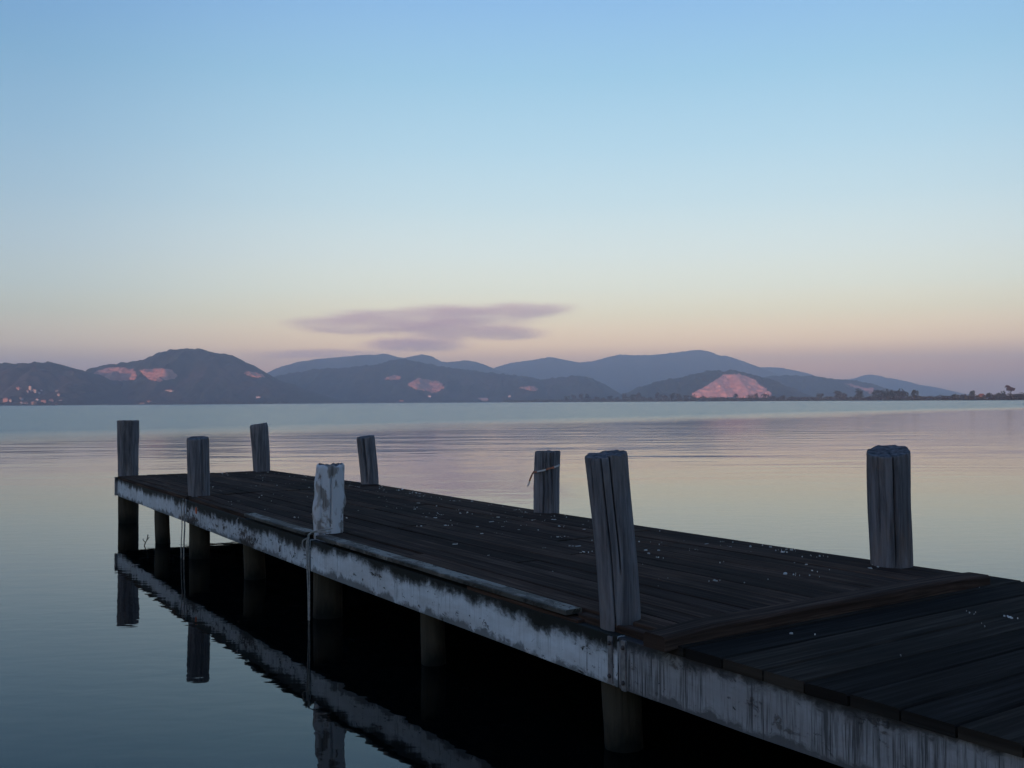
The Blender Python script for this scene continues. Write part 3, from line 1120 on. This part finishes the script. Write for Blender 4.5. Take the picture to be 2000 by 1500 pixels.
# posts and piles: logs with flutes, cracks and worn tops
def log(name, bottom, top, r0, r1, mat, seed, cracks=(), bulges=(), tilt=(0, 0), square=0.0, label=None, nseg=56, nring=44, rough=1.0, ring_cut=None, worn=.004, mid=None):
    bottom, top = Vector(bottom), Vector(top)
    mid = Vector(mid) if mid is not None else bottom.lerp(top, .6)
    zspan = top.z - bottom.z
    rings = []
    tocam = math.atan2(-bottom.y, -bottom.x)
    for j in range(nring + 1):
        t = j / nring
        t = 1 - (1 - t) ** 1.35 if j else 0
        zc = bottom.z + zspan * t
        c = mid.lerp(top, (zc - mid.z) / (top.z - mid.z)) if zc > mid.z else bottom.lerp(mid, (zc - bottom.z) / (mid.z - bottom.z))
        r = r0 + (r1 - r0) * t
        z = c.z
        c = c + Vector((.010 * nz(z * 1.7, seed, 1), .010 * nz(z * 1.7, seed, 9), 0)) * rough
        ring = []
        for k_ in range(nseg):
            th = 2 * math.pi * k_ / nseg
            d = Vector((math.cos(th), math.sin(th), 0))
            rr = r * (1 + rough * (.075 * nz(math.cos(th) * 1.3 + seed, math.sin(th) * 1.3, z * 1.6) + .018 * nz(math.cos(th) * 3 + seed, math.sin(th) * 3, z * 5) + .010 * nz(math.cos(th) * 6, math.sin(th) * 6 + seed, z * 2.2)
                                   + .010 * nz(th * 14, seed, z * 3)))
            if square:
                q = max(abs(math.cos(th - tocam + .5)), abs(math.sin(th - tocam + .5)))
                rr *= (1 - square) + square * min(1.16, .92 / q)
            for (ca, cw, cd, z0, z1, wob) in cracks:
                if z0 - .02 < z < z1 + .02:
                    dd = (th - tocam - ca - wob * nz(z * 3.1, seed, 4) + math.pi) % (2 * math.pi) - math.pi
                    fade = min(1, max(0, (z - z0) / .05)) * min(1, max(0, (z1 - z) / .05 + .3))
                    rr -= r * cd * math.exp(-(dd / cw) ** 2) * fade
            for (ba, bw, bh, bz, bs) in bulges:
                dd = (th - tocam - ba + math.pi) % (2 * math.pi) - math.pi
                rr += bh * math.exp(-(dd / bw) ** 2 - ((z - bz) / bs) ** 2)
            if ring_cut and abs(z - ring_cut) < .012:
                rr *= .93
            p = c + d * rr
            if j == nring:
                p = c + d * (rr - worn)
            # slanted, uneven top
            if j >= nring - 3:
                s = (j - (nring - 3)) / 3
                p.z += s * (tilt[0] * d.x * r + tilt[1] * d.y * r + (.005 + worn) * nz(d.x * 2.2, d.y * 2.2, seed + 3) + .0025 * nz(d.x * 7, d.y * 7, seed + 6))
            ring.append(p)
        rings.append(ring)
    n = nseg
    v, f, uv = loft(rings, False)
    # sawn top: its own vertices so the rim stays crisp
    last = rings[-1]
    cc = sum((Vector(p) for p in last), Vector()) / n
    k0 = len(v)
    nside = len(f)
    v += [tuple(p) for p in last]
    for q, s_ in ((1, .7), (2, .4)):
        v += [tuple(cc + (p - cc) * s_ + Vector((0, 0, .008 * nz((p.x - cc.x) * 25, (p.y - cc.y) * 25, seed + q) - .002 * q))) for p in last]
    v.append(tuple(cc - Vector((0, 0, .005))))
    for q in (0, 1):
        for k_ in range(n):
            k2 = (k_ + 1) % n
            f.append((k0 + q * n + k_, k0 + q * n + k2, k0 + (q + 1) * n + k2, k0 + (q + 1) * n + k_))
    for k_ in range(n):
        f.append((k0 + 2 * n + k_, k0 + 2 * n + (k_ + 1) % n, k0 + 3 * n))
    o = mesh_obj(name, v, f, M[mat], pier, None, True, origin=bottom)
    o.data.materials.append(M['end_grain'])
    for k_ in range(nside, len(f)):
        o.data.polygons[k_].material_index = 1
    if label:
        o['label'] = label
    return o


def post_px(base, top, w0, w1, zdeck, mat, seed, inset=None, **kw):
    """base and top pixels of the visible post; carried on down below the water along its own axis"""
    b = at(base[0], base[1], zdeck)
    r0 = w0 / 2 / FPX * b.y
    r1 = w1 / 2 / FPX * b.y
    if inset is None:
        b = b + Vector((b.x, b.y, 0)).normalized() * r0
    else:                                     # stand just inside the side boards
        y_ = b.y
        for _ in range(20):
            p_ = at_y(base[0], base[1], y_)
            i_ = min((k_ for k_ in range(5)), key=lambda k_: abs((Vector(NEAR[k_]) + Vector(NEAR[k_ + 1])).y / 2 - p_.y))
            a_, c_ = Vector(NEAR[i_]), Vector(NEAR[i_ + 1])
            d_ = (c_ - a_)
            n_ = Vector((-d_.y, d_.x, 0)).normalized()
            y_ += (r0 + inset - (p_ - a_).dot(n_)) * .8
        b = at_y(base[0], base[1], y_)
        b.z = zdeck
        r0, r1 = w0 / 2 / FPX * b.y, w1 / 2 / FPX * b.y
    t = at_y(top[0], top[1], b.y)
    ax = (t - b) / (t.z - b.z)
    bot = b + Vector((ax.x * .3, ax.y * .3, 1)) * (-1.0 - b.z)
    rb = r0 + (r0 - r1) / max(.2, t.z - b.z) * .45
    return log('post', bot, t, max(rb, r0 * .95), r1, mat, seed, mid=b, **kw)


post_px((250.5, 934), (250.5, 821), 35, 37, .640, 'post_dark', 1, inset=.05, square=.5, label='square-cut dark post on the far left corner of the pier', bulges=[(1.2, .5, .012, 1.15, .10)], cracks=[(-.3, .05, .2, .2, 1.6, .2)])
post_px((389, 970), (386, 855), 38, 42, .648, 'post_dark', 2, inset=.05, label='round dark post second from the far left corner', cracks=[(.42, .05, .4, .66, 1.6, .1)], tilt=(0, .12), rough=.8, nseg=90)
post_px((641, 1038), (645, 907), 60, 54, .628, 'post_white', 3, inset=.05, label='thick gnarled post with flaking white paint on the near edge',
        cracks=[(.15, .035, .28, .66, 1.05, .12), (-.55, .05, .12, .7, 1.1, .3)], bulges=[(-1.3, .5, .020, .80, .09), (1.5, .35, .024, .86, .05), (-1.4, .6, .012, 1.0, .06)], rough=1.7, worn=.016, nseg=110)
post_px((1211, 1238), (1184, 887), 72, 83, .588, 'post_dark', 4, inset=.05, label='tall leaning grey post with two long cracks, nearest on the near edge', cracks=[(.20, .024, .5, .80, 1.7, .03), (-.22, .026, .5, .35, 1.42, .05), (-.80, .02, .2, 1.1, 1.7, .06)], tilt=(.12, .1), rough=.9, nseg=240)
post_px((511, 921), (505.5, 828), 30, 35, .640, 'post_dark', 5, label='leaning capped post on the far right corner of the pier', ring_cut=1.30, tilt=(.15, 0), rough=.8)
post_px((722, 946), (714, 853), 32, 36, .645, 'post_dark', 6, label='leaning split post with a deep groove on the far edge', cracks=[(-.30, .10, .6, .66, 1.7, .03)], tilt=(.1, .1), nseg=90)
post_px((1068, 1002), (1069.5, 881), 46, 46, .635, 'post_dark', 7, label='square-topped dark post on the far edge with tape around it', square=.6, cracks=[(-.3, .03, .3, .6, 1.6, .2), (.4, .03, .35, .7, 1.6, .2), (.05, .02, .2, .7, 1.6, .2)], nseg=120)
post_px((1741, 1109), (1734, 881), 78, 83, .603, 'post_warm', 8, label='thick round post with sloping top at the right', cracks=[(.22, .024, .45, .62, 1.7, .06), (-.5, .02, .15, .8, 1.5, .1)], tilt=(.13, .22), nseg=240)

for q, (px, py, w, s) in enumerate([(319, 1062, 28, 11), (498, 1133, 42, 12), (848, 1302, 48, 13)]):
    b = at(px, py, 0)
    r = w / 2 / FPX * b.y
    b = b + Vector((b.x, b.y, 0)).normalized() * r
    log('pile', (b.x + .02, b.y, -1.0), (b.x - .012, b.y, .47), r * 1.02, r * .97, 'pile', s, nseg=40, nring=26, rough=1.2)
for u, s in ((1.0, 21), (2.97, 22)):
    pass
for q, u in enumerate(PILE_U):
    p = deck(u, .94)
    if q not in (0, 2, 4):
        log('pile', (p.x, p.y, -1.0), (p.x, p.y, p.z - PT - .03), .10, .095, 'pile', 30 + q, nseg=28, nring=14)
for u, s in ((3.75, 51), (4.35, 52)):
    p = deck(u, .06)
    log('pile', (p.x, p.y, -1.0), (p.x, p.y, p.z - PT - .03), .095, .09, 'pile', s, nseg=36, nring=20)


# steel straps with bolts over the side board joints
def strap(u, board, w=.028, h=.21, drop=PT + .012):
    p = edge(NEAR, u)
    c = p - DV * .006 + Vector((0, 0, -drop - h / 2))
    v, f = box_pts(c, DU * w / 2, DV * .005, Vector((0, 0, h / 2)))
    s = mesh_obj('strap', v, f, M['steel'], board)
    for dz in (h * .36, -h * .34):
        cc = c + Vector((0, 0, dz)) - DV * .005
        rings = []
        for a, r in ((0, .0105), (.006, .0100), (.010, .006), (.011, .001)):
            rings.append([cc - DV * a + r * (math.cos(t * math.pi / 5) * DU + math.sin(t * math.pi / 5) * Vector((0, 0, 1))) for t in range(10)])
        v, f, uv = loft(rings)
        mesh_obj('bolt', v, f, M['rust'], board, None, True)


strap(2.946, F3)
strap(2.972, F4, h=.222)
strap(4.095, F4)
strap(4.150, F5)

# small things fixed on the side board: orange paint mark, hook
p = at(394, 1012, .55)
t = 1.10
pe = edge(NEAR, t) - DV * .0075
rings = [[pe + Vector((0, 0, -.11)) + r * (math.cos(a * .628) * DU * .7 + math.sin(a * .628) * Vector((0, 0, 1)) * (1.3 + .3 * nz(a, 2))) - DV * d for a in range(10)]
         for d, r in ((-.006, .028), (.001, .027), (.002, .018))]
v, f, uv = loft(rings)
mesh_obj('paint_mark', v, f, M['orange'], F2)['label'] = 'small orange paint mark'
pe = edge(NEAR, 1.50) - DV * .012
v, f, uv = tube([pe + Vector((0, 0, -.045)), pe - DV * .012 + Vector((0, 0, -.062)), pe - DV * .014 + DU * .008 + Vector((0, 0, -.088)), pe - DV * .004 + DU * .012 + Vector((0, 0, -.10))], .0055)
mesh_obj('hook', v, f, M['drop'], F2)['label'] = 'small pale metal hook'

# ------------------------------------------------------------------ loose things on and around the pier
# rope tied at the foot of the white post, two strands down to the water
e3 = edge(NEAR, 1.985)
n_out = -DV
paths = [
    [e3 + DU * .20 + DV * .07 + Vector((0, 0, .03)), e3 + DU * .03 + n_out * .0 + Vector((0, 0, .014)), e3 - DU * .01 + n_out * .018 + Vector((0, 0, -.05)), e3 - DU * .015 + n_out * .016 + Vector((0, 0, -.16)),
     e3 - DU * .01 + n_out * .014 + Vector((0, 0, -.3)), e3 - DU * .005 + n_out * .01 + Vector((0, 0, -.5)), e3 + n_out * .01 + Vector((0, 0, -.8))],
    [e3 + DU * .20 + DV * .09 + Vector((0, 0, .055)), e3 + DU * .05 + Vector((0, 0, .02)), e3 + DU * .02 + n_out * .018 + Vector((0, 0, -.04)), e3 + DU * .018 + n_out * .016 + Vector((0, 0, -.15)),
     e3 + DU * .022 + n_out * .012 + Vector((0, 0, -.32)), e3 + DU * .018 + n_out * .01 + Vector((0, 0, -.52)), e3 + DU * .01 + n_out * .01 + Vector((0, 0, -.8))],
    [e3 - DU * .01 + n_out * .02 + Vector((0, 0, -.03)), e3 - DU * .05 + n_out * .035 + Vector((0, 0, -.055)), e3 - DU * .055 + n_out * .03 + Vector((0, 0, -.10)), e3 - DU * .015 + n_out * .022 + Vector((0, 0, -.12))],
]
vs, fs = [], []
for pth in paths:
    v, f, _ = tube(spline(pth, 6), .0055)
    o_ = len(vs)
    vs += v
    fs += [tuple(i + o_ for i in q) for q in f]
tag(mesh_obj('rope', vs, fs, M['rope'], None, None, True, origin=e3), 'pale double rope hanging to the water below the white post', 'rope')
e2 = edge(NEAR, .985)
vs, fs = [], []
for du_, lo, r in ((.0, -.8, .007), (-.10, -.8, .005)):
    pth = [e2 + DU * (.03 + du_) + n_out * .008 + Vector((0, 0, -.03)), e2 + DU * du_ + n_out * .018 + Vector((0, 0, -.12)), e2 + DU * (du_ + .01) + n_out * .015 + Vector((0, 0, -.3)),
           e2 + DU * (du_ - .02) + n_out * .015 + Vector((0, 0, -.5)), e2 + DU * (du_ - .03) + n_out * .015 + Vector((0, 0, lo))]
    v, f, _ = tube(spline(pth, 6), r)
    o_ = len(vs)
    vs += v
    fs += [tuple(i + o_ for i in q) for q in f]
tag(mesh_obj('rope', vs, fs, M['rope'], None, None, True, origin=e2), 'thin grey rope ends hanging to the water below the second round post', 'rope')

# barrier tape tied round the far-edge post
tb = at(1068, 1002, .635)
rt = 46 / 2 / FPX * tb.y
tcn = tb + Vector((tb.x, tb.y, 0)).normalized() * rt
ztape = at_y(1068, 915, tcn.y).z
tape = empty('barrier_tape', (tcn.x, tcn.y, ztape))
tag(tape, 'orange and white barrier tape knotted around the square-topped far post', 'tape')


def ribbon(pts, w, th=.0025):
    rings = []
    for i, p in enumerate(pts):
        p = Vector(p)
        t = (Vector(pts[min(i + 1, len(pts) - 1)]) - Vector(pts[max(i - 1, 0)])).normalized()
        up = Vector((0, 0, 1)) - t * t.z
        up = up.normalized() if up.length > .25 else Vector((.9, .3, .2)).normalized()
        nn = t.cross(up).normalized()
        ww = w[i] if isinstance(w, list) else w
        rings.append([p - up * ww + nn * th, p + up * ww + nn * th, p + up * ww - nn * th, p - up * ww - nn * th])
    return loft(rings)


toc = math.atan2(-tcn.y, -tcn.x)
ro = rt * 1.16
for a0, a1, m_ in ((-2.2, -.75, 'tape_r'), (-.75, -.05, 'tape_w'), (-.05, .6, 'tape_r'), (.6, 1.5, 'tape_w'), (1.5, 4.08, 'tape_r')):
    pts = []
    for i in range(8):
        a = toc + a0 + (a1 - a0) * i / 7
        rel = a0 + (a1 - a0) * i / 7
        pts.append(tcn + Vector((math.cos(a) * ro, math.sin(a) * ro, 0)) + Vector((0, 0, ztape - tcn.z + .032 * math.sin(rel) + .003 * nz(rel * 3))))
    v, f, _ = ribbon(pts, [.006 + .007 * abs(nz(i * .8 + a0 * 3, 4)) for i in range(8)])
    mesh_obj('band', v, f, M[m_], tape)
yk = tcn.y - .02
kn = at_y(1047, 921, yk)
for pts, m_ in (([(1049, 921), (1041, 924), (1037, 932), (1034, 940)], 'tape_r'), ([(1034, 940), (1033, 945), (1030, 950)], 'tape_w'),
                ([(1050, 922), (1046, 930), (1045, 938)], 'tape_r'), ([(1045, 938), (1043.5, 952), (1044, 966), (1045, 980), (1045.5, 1000)], 'tape_r')):
    P3 = [at_y(x, y_, yk + .01 * nz(x, y_)) for x, y_ in pts]
    v, f, _ = tube(spline(P3, 4), .008 if m_ == 'tape_r' else .007, 5)
    mesh_obj('loose_end', v, f, M[m_], tape)

# twig standing out of the water by the far piles
b = at(281, 1066, 0)
vs, fs = [], []
for pth, r in (([(281, 1068), (284, 1060), (287, 1054), (289, 1044)], .006), ([(284, 1060), (280, 1055), (279, 1052)], .004), ([(287, 1054), (290, 1052), (291, 1049)], .004)):
    v, f, _ = tube(spline([at_y(x, y_, b.y) for x, y_ in pth], 4), r, 5)
    o_ = len(vs)
    vs += v
    fs += [tuple(i + o_ for i in q) for q in f]
tag(mesh_obj('twig', vs, fs, M['twig'], None, None, True, origin=b), 'thin bent twig sticking out of the water between the far piles', 'twig')

# bird droppings and flakes all over the deck: one mass
vs, fs = [], []
drnd = random.Random(23)


def blob(x0, y0, z0, s, el_, an):
    ring = []
    for k in range(8):
        a = k * math.pi / 4
        r = s * (1 + .45 * drnd.uniform(-1, 1))
        x, y = r * math.cos(a) * el_, r * math.sin(a)
        ring.append((x0 + x * math.cos(an) - y * math.sin(an), y0 + x * math.sin(an) + y * math.cos(an)))
    o_ = len(vs)
    vs.extend([(x, y, z0 - .006) for x, y in ring] + [(x0 + (x - x0) * .8, y0 + (y - y0) * .8, z0 + .0045) for x, y in ring] + [(x0, y0, z0 + .005)])
    for k in range(8):
        k2 = (k + 1) % 8
        fs.append((o_ + k, o_ + k2, o_ + 8 + k2, o_ + 8 + k))
        fs.append((o_ + 8 + k, o_ + 8 + k2, o_ + 16))


spots = [(drnd.uniform(1.0, 2.9), 1 - abs(drnd.gauss(0, .3))) for _ in range(95)]
spots += [(drnd.gauss(c, .16), 1 - abs(drnd.gauss(.05, .12))) for c in (.5, 1.15, 1.5, 2.05, 2.75) for _ in range(16)]
spots += [(drnd.uniform(.05, .95), drnd.uniform(.1, .98)) for _ in range(40)]
spots += [(drnd.uniform(1.0, 2.9), drnd.uniform(.06, .7)) for _ in range(45)]
spots += [(drnd.uniform(3.1, 4.5), drnd.uniform(.05, .97)) for _ in range(18)]
for u, v_ in spots:
    if not .06 < v_ < .98 or not .02 < u < 4.5 or 2.9 < u < 3.09:
        continue
    c = deck(u, v_)
    s_ = min(.013, .0036 * math.exp(drnd.gauss(0, .5)))
    an = drnd.uniform(0, 6.28)
    blob(c.x, c.y, c.z, s_, drnd.choice([1, 1.3, 1.8, 3.2]), an)
    for _ in range(drnd.choice([0, 0, 1, 2, 4])):
        blob(c.x + drnd.gauss(0, .03), c.y + drnd.gauss(0, .03), c.z, s_ * drnd.uniform(.25, .6), drnd.choice([1, 1.6]), drnd.uniform(0, 6.28))
tag(mesh_obj('bird_droppings', vs, fs, M['drop']), 'white bird droppings and flakes speckling the dark deck', 'droppings', kind='stuff')


# ------------------------------------------------------------------ cloud bank, beyond the hills
def cloud():
    Y = 15000.0
    s = Y / FPX
    lobes = [((655, 635), (110, 14)), ((770, 630), (190, 27)), ((900, 618), (200, 24)), ((1010, 607), (130, 13)),
             ((870, 643), (110, 25)), ((970, 650), (110, 13)), ((820, 672), (120, 17)), ((640, 691), (200, 10))]
    c0 = at_y(800, 645, Y)
    hx, hy, hz = 420 * s, 1500.0, 75 * s
    v, f = box_pts(c0, Vector((hx, 0, 0)), Vector((0, hy, 0)), Vector((0, 0, hz)))
    o = mesh_obj('cloud', v, f, None, None, origin=c0)
    n = NT('cloud_vapour')
    n.t.nodes.remove(n.b)
    pv = n.new('ShaderNodeVolumePrincipled')
    n.link(pv.outputs[0], n.t.nodes['Material Output'].inputs['Volume'])
    co = n.new('ShaderNodeTexCoord').outputs['Object']

    def mp(vec, scale, loc=(0, 0, 0)):
        m = n.new('ShaderNodeVectorMath', operation='MULTIPLY_ADD')
        n.link(vec, m.inputs[0])
        m.inputs[1].default_value = scale
        m.inputs[2].default_value = loc
        return m.outputs[0]
    wob = n.new('ShaderNodeTexNoise')
    wob.inputs['Scale'].default_value = 1.0
    wob.inputs['Detail'].default_value = 4.0
    n.link(mp(co, (.0011, .0006, .0030)), wob.inputs['Vector'])
    off = n.new('ShaderNodeVectorMath', operation='MULTIPLY_ADD')
    n.link(wob.outputs['Color'], off.inputs[0])
    off.inputs[1].default_value = (520, 0, 130)
    off.inputs[2].default_value = (-260, 0, -65)
    add = n.new('ShaderNodeVectorMath', operation='ADD')
    n.link(co, add.inputs[0])
    n.link(off.outputs[0], add.inputs[1])
    P = add.outputs[0]
    tot = None
    for (cx, cy), (rx, ry) in lobes:
        c = at_y(cx, cy, Y) - c0
        sx, sy, sz = 1 / (rx * s), 1 / 1300.0, 1 / (ry * s)
        l = n.new('ShaderNodeVectorMath', operation='LENGTH')
        n.link(mp(P, (sx, sy, sz), (-c.x * sx, 0, -c.z * sz)), l.inputs[0])
        d = n.math('MULTIPLY', n.math('SUBTRACT', 1.12, l.outputs['Value'], clamp=True), 1.9, clamp=True)
        d = n.math('MULTIPLY', d, n.math('MULTIPLY', d, .30 if cy > 685 else .62))
        tot = d if tot is None else n.math('MAXIMUM', tot, d)
    fine = n.noise(mp(P, (.0010, .001, .0085)), 1.0, 6, .62)
    dens = n.math('MULTIPLY', tot, n.ramp(fine, [(.34, .12), (.62, 1.25)]))
    n.link(n.math('MULTIPLY', dens, 1.9e-3), pv.inputs['Density'])
    pv.inputs['Color'].default_value = (.96, .82, .87, 1)
    pv.inputs['Anisotropy'].default_value = 0.0
    o.data.materials.append(n.m)
    return tag(o, 'thin mauve streaky cloud bank low above the hills', 'cloud')


cloud()

# ------------------------------------------------------------------ evening haze
v, f = box_pts((0, 4600, 200), Vector((9500, 0, 0)), Vector((0, 4800, 0)), Vector((0, 0, 202)))
hz_o = mesh_obj('haze', v, f)
n = NT('haze_air')
n.t.nodes.remove(n.b)
pv = n.new('ShaderNodeVolumePrincipled')
pv.inputs['Color'].default_value = (.80, .86, 1.0, 1)
pv.inputs['Density'].default_value = 2.2e-4
pv.inputs['Anisotropy'].default_value = .6
n.link(pv.outputs[0], n.t.nodes['Material Output'].inputs['Volume'])
hz_o.data.materials.append(n.m)
tag(hz_o, 'thin bluish evening haze over the lake', 'haze', kind='stuff')
